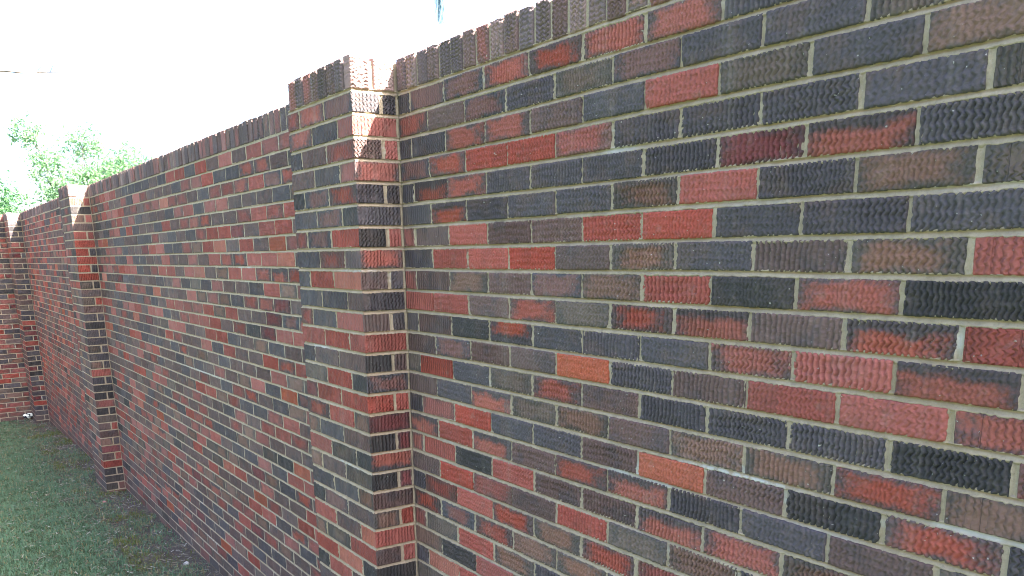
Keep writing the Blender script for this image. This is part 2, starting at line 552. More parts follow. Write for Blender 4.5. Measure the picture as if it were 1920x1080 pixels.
class Joined:
    """many small pieces gathered in one mesh"""
    def __init__(s): s.V = []; s.F = []; s.uv = []; s.nr = []; s.mi = []; s.codes = []; s.n = 0; s.style = []
    def slot(s, code, style):
        k = (code, style)
        if k not in s.codes: s.codes.append(k)
        return s.codes.index(k)
    def box(s, x0, x1, y0, y1, z0, z1, code, style='wall', rot=False, detail=True):
        if detail:
            V, F, A = chamfer_box(x0, x1, y0, y1, z0, z1, jit=.0012)
        else:
            V, F, A = plain_box(x0, x1, y0, y1, z0, z1)
        uv, nr = uv_for(V, F, A, x0, x1, y0, y1, z0, z1, rot)
        s.V.append(V); s.F += [[i + s.n for i in f] for f in F]; s.n += len(V)
        s.uv += uv; s.nr += nr; s.mi += [s.slot(code, style)] * len(F)
    def build(s, name, parent, kind='stuff'):
        if not s.V: return None
        V = np.concatenate(s.V) - np.array(parent.location)
        me = mesh_np(name, V, s.F, [brick_mat(*k) for k in s.codes], mi=s.mi, uv=s.uv, nrm=s.nr)
        o = link(name, me, parent, parent.location)
        if kind: o['kind'] = kind
        return o

def plain_box(x0, x1, y0, y1, z0, z1):
    V = np.array([(x, y, z) for x in (x0, x1) for y in (y0, y1) for z in (z0, z1)])
    F = [[0, 1, 3, 2], [4, 6, 7, 5], [0, 4, 5, 1], [2, 3, 7, 6], [0, 2, 6, 4], [1, 5, 7, 3]]
    return V, F, [0, 1, 2, 3, 4, 5]

def mortar_box(name, parent, boxes):
    V = []; F = []; n = 0
    for b in boxes:
        v, f, _ = plain_box(*b)
        V.append(v); F += [[i + n for i in q] for q in f]; n += 8
    V = np.concatenate(V) - np.array(parent.location)
    me = mesh_np(name, V, F, [MORTAR])
    return link(name, me, parent, parent.location)

# lime bloom on the joints (x, z below the cap, half length, half height) and gaps where mortar has fallen out
LIME = [(1.06, -.271, .06, .007), (1.147, -1.0, .010, .03), (1.10, -1.0155, .07, .006), (1.22, -1.017, .05, .005), (1.893, -.64, .006, .02),
        (1.96, -.947, .11, .005), (1.65, -1.022, .08, .005), (-3.3, -1.17, 1.1, .005), (-2.6, -1.15, .5, .005), (-1.5, -1.04, .5, .004)]
HOLES = [(.847, -.4075, .014), (.57, -.405, .016)]

class Strips:
    """tooled mortar joints with ragged squeezed-out edges, as displaced grids"""
    def __init__(s, depth=1.0): s.V = []; s.F = []; s.n = 0; s.C = []; s.k = depth
    def grid(s, P):
        a, b = P.shape[:2]
        i = np.arange(a * b).reshape(a, b) + s.n
        s.V.append(P.reshape(-1, 3)); s.n += a * b
        s.F.append(np.stack((i[:-1, :-1], i[1:, :-1], i[1:, 1:], i[:-1, 1:]), -1).reshape(-1, 4))
    def frame(s, O, U, N):
        s.O = np.array(O, float); s.U = np.array(U, float); s.N = np.array(N, float); s.sd = random.uniform(0, 90)
    def put(s, u, z, d, ochre=None):
        X = s.O[0] + u * s.U[0]
        wh = np.zeros(u.shape)
        if s.N[1] < -.5 and s.O[1] == 0:
            for (px, pz, ru, rz) in LIME:
                wh = np.maximum(wh, np.exp(-((X - px) / ru) ** 2 - ((z - Z0 - pz) / rz) ** 2) * (.35 + 1.3 * N2(X * 60, z * 60)))
            for (px, pz, r) in HOLES:
                d = d - .016 * np.clip(1.6 - np.hypot((X - px) / r, (z - Z0 - pz) / .0055), 0, 1) * (.5 + N2(X * 150, z * 150))
        s.C.append(np.stack(((np.zeros(u.shape) if ochre is None else ochre).reshape(-1), np.clip(wh, 0, 1).reshape(-1)), -1))
        P = s.O + u[..., None] * s.U + d[..., None] * s.N
        P[..., 2] = P[..., 2] + z
        s.grid(P)
    def smear(s, u, z, over):
        q = s.sd
        n = .60 * N2(u * 150 + q, z * 150) + .3 * N2(u * 290 + q, z * 290 + 5) + .3 * (N2(u * 9 + q, z * 9 + 5) - .35)
        return -.0021 + .0095 * (n - .40) - over * .0017
    def bed(s, u0, u1, z, half=.0050, du=.0033, zf=None):
        t = np.array([-2.1, -1.7, -1.35, -1.1, -.85, -.4, 0, .45, .85, 1.1, 1.35, 1.7, 2.1])
        u = np.arange(u0, u1 + du, du); u[-1] = u1
        U_, T_ = np.meshgrid(u, t, indexing='ij')
        Zc = z + (zf(u)[:, None] if zf is not None else 0)
        wob = .0010 * (N2(U_ * 35 + s.sd, T_ * 0 + z * 50) - .5)
        Z_ = Zc + T_ * half + wob
        over = np.clip(np.abs(T_) - 1.05, 0, 1) * 2.2
        ins = -.0036 - .0028 * T_ + .0016 * (N2(U_ * 120, Z_ * 120 + s.sd) - .5) + .0022 * (N2(U_ * 14 + s.sd, Z_ * 14) - .5)
        w = np.clip((np.abs(T_) - .8) / .35, 0, 1)
        d = ins * (1 - w) + s.smear(U_, Z_, over) * w
        d[:, 0] = -.006; d[:, -1] = -.006
        s.put(U_, Z_, d * s.k, np.clip((T_ - .05) * 2.2, 0, 1) * np.clip(1.5 - np.abs(T_), 0, 1) * (.45 + .9 * N2(U_ * 7 + s.sd, z * 30 + T_ * 0)))  # ochre tint over the upper half of the bed joint, patchy along it
    def head(s, uc, z0, z1, half=.0050, dz=.0045):
        t = np.array([-1.8, -1.35, -1.05, -.6, 0, .6, 1.05, 1.35, 1.8])
        z = np.linspace(z0, z1, max(3, int((z1 - z0) / dz)))
        T_, Z_ = np.meshgrid(t, z, indexing='ij')
        U_ = uc + T_ * half + .0016 * (N2(Z_ * 60 + uc * 31, T_ * 0 + 3) - .5)
        over = np.clip(np.abs(T_) - 1.05, 0, 1) * 2.2
        ins = -.0036 + .0016 * (N2(U_ * 120, Z_ * 120 + s.sd) - .5) + .0016 * (N2(U_ * 20 + s.sd, Z_ * 20) - .5)
        w = np.clip((np.abs(T_) - .8) / .35, 0, 1)
        d = ins * (1 - w) + s.smear(U_, Z_, over) * w
        d[0] = -.006; d[-1] = -.006
        s.put(U_, Z_, d * s.k)
    def build(s, name, parent):
        V = np.concatenate(s.V) - np.array(parent.location)
        c = np.concatenate(s.C)
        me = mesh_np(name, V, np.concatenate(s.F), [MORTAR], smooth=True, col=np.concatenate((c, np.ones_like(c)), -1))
        o = link(name, me, parent, parent.location)
        o['kind'] = 'stuff'
        return o

def zc(n):    # centre height of course n (1 = just under the cap)
    return Z0 - (n - .5) * PITCH
BH = PITCH - .0102
def wav(n):
    a, b, c = [random.Random(n * 7 + 1).uniform(-1, 1) for _ in range(3)]
    return lambda u: .0016 * a * np.sin(u * 2.1 + 5 * b) + .0012 * c * np.sin(u * 5.3 + 9 * a)

def random_code(rnd, red=.35):
    if rnd.random() < red: return rnd.choice('RRRrrrOFFT')
    return rnd.choice('DDDDMMMMKNfBQ')

T_WALL = .205
X_P1, X_P2, X_P3 = 0.0, -5.5848, -10.7316
W_P, D_P = .5471, .158
X_END = -11.28

# ------------------------------------------------------------------ near wall (right of the near pier)
NEAR = """DffFFFD DDDDDD
FMfDBfDDB
DDFFMDRBDN
fFRRrDDDDB
DTFDDDDQTD
DTDDDNRDNB
rMRMMRRDDD
DRRRMNDMNR
rMNMfNRKFK
RRMFBFTMTR
DMKUDDDFRT
MfMMODMRRF
BRDBFMDDDK
MDTBNMNNFN
DrRDDMOMKF
TRTMFTDDM
FRKRMMTFN
MRrMRBN
DrRFNF
FfFNN
rBRND
NKR
DOR
B""".split('\n')
NEAR[0] = 'DffFFFFD'

def near_wall():
    t = empty('brick_wall', (2.5, 0, gz(2.5)))
    tag(t, 'nearest stretch of patterned brick wall filling the right side, right of the tallest pier', 'brick wall')
    rnd = random.Random(4)
    L = 5.03
    st = Strips()
    st.frame((0, 0, 0), (1, 0, 0), (0, -1, 0))
    stuff = Joined()
    count = 0
    for n in range(1, 38):
        w = wav(n)
        ph = .189 if n % 2 == 0 else .083
        u = [0.004]
        x = ph
        while x < L - .03: u.append(x + rnd.uniform(-.003, .003)); x += .213
        u.append(L)
        row = NEAR[n - 1] if n - 1 < len(NEAR) else ''
        row = row.replace(' ', '')
        for k, (a, b) in enumerate(zip(u, u[1:])):
            code = row[k] if k < len(row) else random_code(rnd, .33)
            a2 = a + (.0052 if k else .0); b2 = b - .0052
            c = (a2 + b2) / 2
            l = round((b2 - a2), 2) if abs(b2 - a2 - .2026) > .008 else .2026
            seen = b < 2.05 and n <= 25 or b < .9 and n < 30
            if seen and count < 300:
                rel = b > .30 and l > .15
                me = relief_mesh(l, BH, rnd.randrange(18)) if rel else brick_mesh(l, BH, code, rnd.randrange(14))
                o = link('brick', me, t, (c, -rnd.uniform(-.0012, .0018), zc(n) + float(w(c))))
                if rel: set_mat(o, brick_mat(code, 'wall_relief'))
                o.rotation_euler = (rnd.uniform(-.012, .012), rnd.uniform(-.004, .004), rnd.uniform(-.006, .006))
                count += 1
            elif b > .0:
                zz = zc(n) + float(w(c))
                stuff.box(a2, b2, 0, .05, zz - BH / 2, zz + BH / 2, code)
            if k and a < 2.45 and n < 27:
                zz = zc(n) + float(w(a))
                st.head(a, zz - BH / 2, zz + BH / 2)
        if n < 27:
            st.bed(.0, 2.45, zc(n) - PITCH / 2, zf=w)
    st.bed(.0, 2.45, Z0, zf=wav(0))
    stuff.build('distant_bricks', t)
    st.build('mortar_joints', t)
    mortar_box('mortar_core', t, [(0.001, L, .0058, T_WALL, gz(6) - 1.0, Z0 + .012), (.0, L, .0045, T_WALL - .01, Z0 + .011, Z0 + .0925)])
    # rowlock cap
    codes = 'DPDMDDMrPMDDMPMMNrMDMPNDM'
    x = .003; k = 0
    while x < L - .06:
        wd = rnd.uniform(.054, .060)
        code = codes[k] if k < len(codes) else rnd.choice('DMMrNDK')
        h = .0945 + rnd.uniform(-.0025, .0025)
        if k < 30:
            me = relief_mesh(.057, .0945, rnd.randrange(12), True, .195)
            o = link('cap_brick', me, t, (x + wd / 2, -rnd.uniform(-.002, .003), Z0 + .053 + rnd.uniform(-.0015, .002)), rnd.uniform(-.012, .012))
            set_mat(o, brick_mat(code, 'cap_relief'))
        else:
            b = (-wd / 2, wd / 2, 0, .195, 0, h)
            V, F, A = chamfer_box(*b, c=.003, jit=.0015, rnd=rnd)
            uv, nr = uv_for(V, F, A, *b, rot=True)
            link('cap_brick', mesh_np('cap_brick', V, F, [brick_mat(code, 'cap')], uv=uv, nrm=nr), t,
                 (x + wd / 2, -rnd.uniform(-.002, .003), Z0 + .0055), rnd.uniform(-.01, .01))
        x += wd + .0102; k += 1
    return t
near_wall()

# ------------------------------------------------------------------ long walls beyond
def long_wall(x0, x1, label, rows, ph_odd, ph_even, nmax, indiv, seed, red):
    """x0 < x1; bricks counted from x0"""
    xm = (x0 + x1) / 2
    t = empty('brick_wall', (xm, 0, gz(xm)))
    tag(t, label, 'brick wall')
    rnd = random.Random(seed)
    L = x1 - x0
    cells = []
    st = Strips(.45); st.frame((x0, 0, 0), (1, 0, 0), (0, -1, 0))
    for n in range(1, nmax):
        ph, pt = (ph_even, .213) if n % 2 == 0 else (ph_odd, .215)
        u = [0.0]; x = ph
        while x < L - .02: u.append(x); x += pt
        u.append(L)
        row = rows[n - 1] if rows and n - 1 < len(rows) else ''
        w = wav(n + 50)
        for k, (a, b) in enumerate(zip(u, u[1:])):
            code = row[k] if k < len(row) else random_code(rnd, red)
            hh = (n * 37 + k * 91 + n * k * 13) % 100
            if code in 'DK' and hh < 42: code = 'M'
            elif code in 'MB' and hh < 28: code = 'r'
            a2 = a + (.0052 if k else 0) + rnd.uniform(-.001, .001) * (k > 0); b2 = b - .0052
            cells.append((a2, b2, n, code, zc(n) + .4 * float(w(x0 + (a + b) / 2)), rnd.uniform(-.0004, .0016)))
            if k and indiv:
                st.head(a, zc(n) - BH / 2, zc(n) + BH / 2, half=.0042, dz=.014)
        if indiv:
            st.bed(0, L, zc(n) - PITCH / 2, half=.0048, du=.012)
    # the bricks that show largest become parts of their own
    cells.sort(key=lambda c: -(c[0] + .22 * max(0, 6 - c[2] * .15)))
    stuff = Joined()
    for i, (a, b, n, code, z, p) in enumerate(cells):
        if i < indiv:
            l = .2026 if abs(b - a - .2026) < .008 else round(b - a, 2)
            me = brick_mesh(l, BH + .0016, code, rnd.randrange(6))
            link('brick', me, t, (x0 + (a + b) / 2, -p, z), rnd.uniform(-.004, .004))
        else:
            stuff.box(x0 + a, x0 + b, -p, .05, z - BH / 2 - .0008, z + BH / 2 + .0008, code, detail=(b > L * .4 and indiv > 0))
    stuff.build('distant_bricks', t)
    if indiv: st.build('mortar_joints', t)
    zb = min(gz(x0), gz(x1)) - .4
    if indiv:
        mortar_box('mortar_core', t, [(x0, x1, .0030, T_WALL, zb, Z0 + .012), (x0, x1, .0035, T_WALL - .01, Z0 + .011, Z0 + .0925)])
    else:
        mortar_box('mortar_core', t, [(x0, x1, .0015, T_WALL, zb, Z0 + .012), (x0, x1, .0035, T_WALL - .01, Z0 + .011, Z0 + .0925)])
    x = x0 + .004
    meshes = {}
    while x < x1 - .058:
        code = rnd.choice('DDMMMrNKDMPrf'); v = rnd.randrange(4)
        if (code, v) not in meshes:
            wd, h = .0585, .0945 + rnd.uniform(-.002, .002)
            b = (-wd / 2, wd / 2, 0, .195, 0, h)
            V, F, A = chamfer_box(*b, c=.003, jit=.0015, rnd=rnd)
            uv, nr = uv_for(V, F, A, *b, rot=True)
            meshes[(code, v)] = mesh_np('cap_brick', V, F, [brick_mat(code, 'cap')], uv=uv, nrm=nr)
        link('cap_brick', meshes[(code, v)], t, (x + .029, -rnd.uniform(-.002, .004), Z0 + .0055), rnd.uniform(-.012, .012))
        x += .0677
    return t

MID = ('NrRRRMDDDDMDRRDRDRDRMrRF rFDRMMrDRrMMMDMrRDDFFKBF NFRrRRMMMrrOrMDDrMFRfFDB MKDDrRDrDMMDDMRDrFDMDDND MMDrRDRDDMDRMrFFMDrRMRFR '
       'DRODDDDDDDMMDDDrRRQMRRDN DMrMrDMDQRRDDrNROMRDOrDQ MrrRDDRDDMMRDDrDRFFRROMO QrrrRRRDMMRRMROMNRRFTFMT KODDQDDDDMDDMDBDMDMDRNrD '
       'RMMRRMMrDOMMDRNBNDrFQDFr MMMDDDDDMDDRRrrRNRMDQfTQ RRDDrRRDRRDMrRRRDMKQRRMM MMRMMMOMQMBRRMMRRDMNDMDD rDDMMMDDMMRMMMRDRDDRFRDM '
       'OODMMRRDDDMDFMNMDMMMRNND ODDDMMMrRDMDNDMMDNRDOfrM MMMrMMRMrDDDDMMDDrFMDNMR RRMRrMMMMrMDNRRNrDDrRDBM MMMMMRRBRRBDMMMDDrMMRMBr '
       'MMMMDBMMNDMrMMMMrNrMMDDT DrRDRMNDDDTDRFFDDNDBKOMM KRDrRRDFDMNMFMRDDDrDRRKM MDDDrODDOKMMNRBNNDQNDFMD FDKRDrFNRDBDRMBORMFMMRTB '
       'BrBMMDMOTNKMDMRMDMOMMRRM RRrrRMrMBRrMFNNNNRRDFrDK MrBRNRMNrRMRQrTNMrNMrDTK KDRFBrrrDRNrMNMDRQrNMMRN rDDBNMrNDBMDDMDDrMDDMDDB '
       'MNNMFDMMMDRMDNDMrDDDKMNT RMRNMDNKTTNMQDDrNRDKNDNQ MMMMTMTFNMTKMMOKMBDNBMRR DKMFRMMDOMNBNNrDRMKMMKBM rNDMBFQKDRMNrNBFMMRDMRDR '
       'rMMRFDBKKMDNRDMRRrDrTOrD RMNFrDMFDNMDNDDMDDNrQDMM NBFMDrDNKFKNMKMrKDMMrDrN DrDDNMQBMRDrDDFrMDTrRDNM').split()
long_wall(X_P2, X_P1 - W_P, 'middle stretch of brick wall between the near tall pier and the second pier', MID, .2, .119, 39, 300, 21, .3)
long_wall(X_P3, X_P2 - W_P, 'far stretch of brick wall between the second pier and the corner pier', None, .17, .06, 41, 0, 22, .42)

# ------------------------------------------------------------------ piers
P1 = """rFf/DD FDr/R DMr/MR MDr/F KfF/DD DfK/D rfR/KR DrM/F DRO/MD DDM/D rDR/MD RRR/R DMM/KM BRK/f QRR/RR FRN/Q NDM/KQ RBK/U
NMB/KQ DDN/M KfM/NR RMO/R NBR/MR ROK/K KRM/KR MDR/D RMD/DM DNR/R MRD/DD""".split()
P2S = 'NR K NR M Rr R RD R RD R BK M BR M DD K DD D BD D ND R DD K KK r KK B MR M ND Q MR R KK K KR R'.split()
P3S = 'DD K DD D rr r QD M MD D MD D DD D Mr M BB D DD R QQ Q DQ R QD D DD K QD K DR D QR D QD R DD D MM M'.split()

def pier(x1, label, front, side, detail, seed, rowcount):
    """x1: plane of the face that looks back at the camera; body spans x1-W_P .. x1"""
    xm = x1 - W_P / 2
    t = empty('brick_pier', (xm, -D_P / 2, gz(xm)))
    tag(t, label, 'brick pier')
    rnd = random.Random(seed)
    y0 = -D_P
    xl = x1 - W_P
    H, S = .105, .2053
    g = .0102
    def brick(b, codes):
        V, F, A = chamfer_box(*b, c=.0024, jit=.0012, rnd=rnd)
        uv, nr = uv_for(V, F, A, *b)
        c = np.array([(b[0] + b[1]) / 2, b[2], (b[4] + b[5]) / 2])
        mats = [brick_mat(k) for k in codes]
        mi = [1 if (a // 2 == 0 and len(codes) > 1) else 0 for a in A]
        link('brick', mesh_np('brick', V - c, F, mats, mi=mi, uv=uv, nrm=nr), t, c)
    st = Strips()
    for n in range(1, rowcount):
        z = zc(n); za, zb = z - BH / 2, z + BH / 2
        fr, sd_ = front[n - 1], side[n - 1]
        p = rnd.uniform(-.0012, .0018)
        if n % 2:
            xs = [xl, xl + H, xl + H + g, xl + H + g + S, xl + H + 2 * g + S, x1 + p]
            brick((xs[0], xs[1], y0 + rnd.uniform(-.001, .001), .0, za, zb), [fr[0]])
            brick((xs[2], xs[3], y0 + rnd.uniform(-.001, .001), y0 + .1, za, zb), [fr[1]])
            yc = y0 + .0955
            brick((xs[4], xs[5], y0, yc, za, zb), [fr[2], sd_[0]])
            yd = yc + g + rnd.uniform(0, .003)
            brick((x1 - .1, x1 + rnd.uniform(-.001, .001), yd, -.006, za, zb), [sd_[-1]])
            jf = [(xs[1] + xs[2]) / 2, (xs[3] + xs[4]) / 2]; js = [(yc + yd) / 2]
        else:
            xs = [xl, xl + S, xl + S + g, xl + 2 * S + g, xl + 2 * S + 2 * g, x1 + p]
            brick((xs[0], xs[1], y0 + rnd.uniform(-.001, .001), .0, za, zb), [fr[0]])
            brick((xs[2], xs[3], y0 + rnd.uniform(-.001, .001), y0 + .1, za, zb), [fr[1]])
            brick((xs[4], xs[5], y0, -.005, za, zb), [fr[2], sd_[0]])
            jf = [(xs[1] + xs[2]) / 2, (xs[3] + xs[4]) / 2]; js = []
        if detail:
            st.frame((0, y0, 0), (1, 0, 0), (0, -1, 0))
            st.bed(xl + .002, x1 - .003, z - PITCH / 2)
            for j in jf: st.head(j, za, zb)
            st.frame((x1, 0, 0), (0, 1, 0), (1, 0, 0))
            st.bed(y0 + .003, 0, z - PITCH / 2)
            for j in js: st.head(j, za, zb)
            st.head(-.003, za, zb, half=.0045)
    rc = .0055 if detail else .0035
    if detail:
        st.frame((0, y0, 0), (1, 0, 0), (0, -1, 0)); st.bed(xl + .002, x1 - .003, Z0)
        st.frame((x1, 0, 0), (0, 1, 0), (1, 0, 0)); st.bed(y0 + .003, 0, Z0)
        st.build('mortar_joints', t)
    mortar_box('mortar_core', t, [(xl + rc, x1 - rc, y0 + rc, T_WALL, gz(xm) - .4, Z0 + .012),
                                  (xl + rc + .002, x1 - rc - .001, y0 + rc + .002, T_WALL - .01, Z0 + .011, Z0 + .090)])
    # cap: rowlocks along the front, two turned bricks on the side
    def capb(b, code):
        V, F, A = chamfer_box(*b, c=.003, jit=.0015, rnd=rnd)
        uv, nr = uv_for(V, F, A, *b, rot=True)
        c = np.array([(b[0] + b[1]) / 2, b[2], b[4]])
        link('cap_brick', mesh_np('cap_brick', V - c, F, [brick_mat(code, 'cap')], uv=uv, nrm=nr), t, c)
    def capr(w, h, x, y, z, code, rz):
        o = link('cap_brick', relief_mesh(w, h, rnd.randrange(12), True, .16 if rz == 0 else .045), t, (x, y, z), rz)
        set_mat(o, brick_mat(code, 'cap_relief'))
    za = Z0 + .0055
    if detail:
        capr(.062, .096, x1 + .002, y0 + .031, za + .048, 'P', math.pi / 2)
        capr(.070, .093, x1 + .001, y0 + .114, za + .0465, 'P', math.pi / 2)
    else:
        capb((x1 - .045, x1 + .002, y0, y0 + .062, za, za + .096), 'P')
        capb((x1 - .045, x1 + .001, y0 + .078, y0 + .150, za, za + .093), 'P')
    x = x1 - .045 - .011
    cc = 'DMKMrDrM' if detail else 'MDrMDMKD'
    i = 0
    while x - .055 > xl - .01:
        wd = min(.0575, x - xl)
        if detail and wd > .05: capr(wd, .094, x - wd / 2, y0 + rnd.uniform(-.003, .001), za + .047 + rnd.uniform(-.003, .002), cc[i % 8], 0)
        else: capb((x - wd, x, y0 + rnd.uniform(-.003, .001), .16, za, za + .094 + rnd.uniform(-.004, .003)), cc[i % 8])
        x -= wd + .0104; i += 1
    return t

rr = random.Random(9)
f1 = [a.split('/')[0] for a in P1]; s1 = [a.split('/')[1] for a in P1]
while len(f1) < 38:
    n = len(f1) + 1
    f1.append(''.join(random_code(rr) for _ in range(3))); s1.append(''.join(random_code(rr) for _ in range(2 if n % 2 else 1)))
fr_r = lambda: [''.join(rr.choice('MMDrNNKRrM') for _ in range(3)) for _ in range(44)]
pier(X_P1, 'nearest and tallest looking brick pier, in the middle, with a sunlit top corner', f1, s1, True, 31, 37)
pier(X_P2, 'second brick pier, left of centre, with its foot on the lawn edge', fr_r(), P2S + ['M'] * 6, False, 32, 40)
pier(X_P3, 'farthest brick pier, standing in the corner against the far cross wall', fr_r(), P3S + ['M'] * 6, False, 33, 41)
# the next pier to the right, out of the picture
pier(5.03 + W_P, 'brick pier at the right hand end of the nearest stretch of wall', fr_r(), P2S + ['M'] * 6, False, 34, 37)

# ------------------------------------------------------------------ cross wall at the far end
def cross_wall():
    t = empty('brick_wall', (X_END, -2, gz(X_END)))
    tag(t, 'far cross wall of reddish brick closing off the lawn at the left edge', 'brick wall')
    rnd = random.Random(77)
    rows = {19: 'rM', 20: 'MDM', 21: 'rr', 22: 'DRR', 23: 'Drr', 24: 'MrR', 25: 'rr', 26: 'rDM', 27: 'RM', 28: 'NDr', 29: 'DQ', 30: 'rrr',
            31: 'RR', 32: 'NR', 33: 'rDK', 34: 'KBR', 35: 'rND', 36: 'NNr', 37: 'rrr', 38: 'NRD', 39: 'Nrr', 40: 'rr', 41: 'rr',
            7: 'rM', 8: 'KM', 9: 'Mr', 10: 'MD', 11: 'QR', 12: 'DM', 13: 'MD', 14: 'KM', 15: 'RD', 16: 'rM', 17: 'QR', 18: 'MM'}
    ys = -D_P + .02
    stuff = Joined(); count = 0
    for n in range(1, 42):
        ph = .10 if n % 2 else .205
        e = [0.0]; x = ph
        while x < 4.2: e.append(x); x += .213
        row = rows.get(n, '')
        for k, (a, b) in enumerate(zip(e, e[1:])):
            code = row[k] if k < len(row) else random_code(rnd, .5)
            y1 = ys - a - (.0052 if k else 0); y0 = ys - b + .0052
            if k < 6 and count < 300:
                l = .2026 if abs(y1 - y0 - .2026) < .004 else round(y1 - y0, 3)
                link('brick', brick_mesh(l, BH, code, rnd.randrange(5)), t, (X_END + rnd.uniform(-.001, .002), (y0 + y1) / 2, zc(n)), math.pi / 2)
                count += 1
            else:
                stuff.box(X_END - .05, X_END, y0, y1, zc(n) - BH / 2, zc(n) + BH / 2, code, detail=False)
    stuff.build('distant_bricks', t)
    zb = gz(X_END) - .3
    mortar_box('mortar_core', t, [(X_END - T_WALL, X_END - .0035, -4.4, T_WALL, zb, Z0 + .012), (X_END - T_WALL + .01, X_END - .007, -4.4, T_WALL, Z0 + .011, Z0 + .0925)])
    y = ys
    meshes = {}
    while y > -4.3:
        code = rnd.choice('PMrNMD')
        if code not in meshes:
            b = (-.029, .029, 0, .195, 0, .094)
            V, F, A = chamfer_box(*b, c=.003, jit=.0015, rnd=rnd)
            uv, nr = uv_for(V, F, A, *b, rot=True)
            meshes[code] = mesh_np('cap_brick', V, F, [brick_mat(code, 'cap')], uv=uv, nrm=nr)
        link('cap_brick', meshes[code], t, (X_END + .002, y - .03, Z0 + .0055), math.pi / 2)
        y -= .0677
cross_wall()

# ------------------------------------------------------------------ grass
def blades(cx, cy, cz, n, hmin, hmax, wid, col, lay=.6):
    """n bent blades; arrays cx.. of length n"""
    r = RNG
    ang = r.random(n) * 2 * np.pi
    h = hmin + (hmax - hmin) * r.random(n) ** 1.5
    lean = (.25 + lay * r.random(n)) * h * 1.5
    dx, dy = np.cos(ang), np.sin(ang)
    px, py = -dy, dx
    w = wid * (.6 + .8 * r.random(n))
    base = np.stack((cx, cy, cz - .004), -1)
    side = np.stack((px * w, py * w, np.zeros(n)), -1)
    mid = base + np.stack((dx * lean * .4, dy * lean * .4, h * .75), -1)
    tip = base + np.stack((dx * lean * 1.2, dy * lean * 1.2, h * (.95 - .35 * r.random(n))), -1)
    V = np.stack((base - side, base + side, mid + side * .8, mid - side * .8, tip), 1).reshape(-1, 3)
    k = np.arange(n) * 5
    F1 = np.stack((k, k + 1, k + 2, k + 3), -1)
    F2 = np.stack((k + 3, k + 2, k + 4), -1)
    C = np.repeat(np.concatenate((col, np.ones((n, 1))), 1), 5, axis=0)
    return V, F1, F2, C

def ground_z(x, y):
    return gz(x) + .022 * (N2(x * 2.1, y * 2.1) - .5) + .016 * (N2(x * 7, y * 7 + 9) - .5)

def lawn():
    x = RNG.uniform(-11.2, 4.5, 520000); y = -RNG.uniform(.0, 3.6, 520000) ** 1.0
    d = -y
    inpier = np.zeros(len(x), bool)
    for xp in (X_P1, X_P2, X_P3): inpier |= (x > xp - W_P - .01) & (x < xp + .01) & (d < D_P + .01)
    dpier = d.copy()
    den = np.clip((d + .04 + .5 * (N2(x * 2.4 + 4, y * 2.4) - .5)) / .34, .10, 1) * (.45 + .75 * N2(x * 3 + 50, y * 3))
    den *= np.where(d > 1.7, .32, 1.0)
    den *= np.where(x > -2.2, .35, 1.0)
    tuft = N2(x * 16 + 7, y * 16)
    den *= .35 + .95 * (tuft > .42)
    keep = (RNG.random(len(x)) < den) & ~inpier
    x, y = x[keep], y[keep]; n = len(x)
    t = N2(x * 2.2 + 30, y * 2.2 + 3)[:, None]; q = RNG.random((n, 1)); d = -y[:, None]
    g1 = np.array([[.070, .145, .085]]); g2 = np.array([[.150, .265, .150]]); dry = np.array([[.22, .19, .095]]); ye = np.array([[.13, .15, .035]])
    c = g1 + (g2 - g1) * np.clip(.25 * t + .8 * q, 0, 1)
    isdry = RNG.random((n, 1)) < np.clip(.17 - .06 * d + .14 * (d < .4), .06, 1)
    c = np.where(isdry, dry * (.6 + .9 * RNG.random((n, 1))), c)
    ismoss = (N2(x * 3.1 + 80, y * 3.1)[:, None] > .62) & (d < .42) & (RNG.random((n, 1)) < .7)
    c = np.where(ismoss, ye * (.7 + .6 * RNG.random((n, 1))), c)
    z = ground_z(x, y)
    V, F1, F2, C = blades(x, y, z, n, .012, .042, .0021, c)
    m = leaf_mat('grass_blade', .25, .5)
    me = mesh_np('grass', V, [], [m]) if False else None
    F = np.concatenate((np.concatenate((F1[:, :3], F1[:, [0, 2, 3]])), F2))
    me = mesh_np('grass', V, F, [m], col=C)
    tag(link('grass', me), 'short dull green lawn grass running along the foot of the shaded wall', 'grass', kind='stuff')
    # straw and clippings lying on the soil
    n = 4200
    x = RNG.uniform(-11.2, -1.5, n); y = -np.abs(RNG.normal(.05, .55, n)) - .005
    ok = np.ones(n, bool)
    for xp in (X_P1, X_P2, X_P3): ok &= ~((x > xp - W_P - .02) & (x < xp + .02) & (y > -D_P - .02))
    x, y = x[ok], y[ok]; n = len(x)
    a = RNG.random(n) * np.pi; l = .006 + .022 * RNG.random(n); w = .0012 + .0022 * RNG.random(n)
    z = ground_z(x, y) + .004 + .014 * RNG.random(n) * np.clip(-y * 3, 0, 1)
    dx, dy = np.cos(a) * l, np.sin(a) * l; px, py = -np.sin(a) * w, np.cos(a) * w
    tz = RNG.uniform(-.006, .006, n)
    V = np.stack([np.stack((x - dx - px, y - dy - py, z - tz), -1), np.stack((x + dx - px, y + dy - py, z + tz), -1),
                  np.stack((x + dx + px, y + dy + py, z + tz + .001), -1), np.stack((x - dx + px, y - dy + py, z - tz + .001), -1)], 1).reshape(-1, 3)
    F = np.arange(n * 4).reshape(-1, 4)
    base = np.array([[.30, .27, .20], [.20, .17, .13], [.38, .37, .33], [.16, .12, .09]])[RNG.integers(0, 4, n)]
    C = np.repeat(np.concatenate((base * (.6 + .6 * RNG.random((n, 1))), np.ones((n, 1))), 1), 4, axis=0)
    me = mesh_np('leaf_litter', V, F, [m], col=C)
    tag(link('leaf_litter', me), 'dry straw and clippings scattered over the bare soil strip by the wall', 'leaf litter', kind='stuff')
lawn()

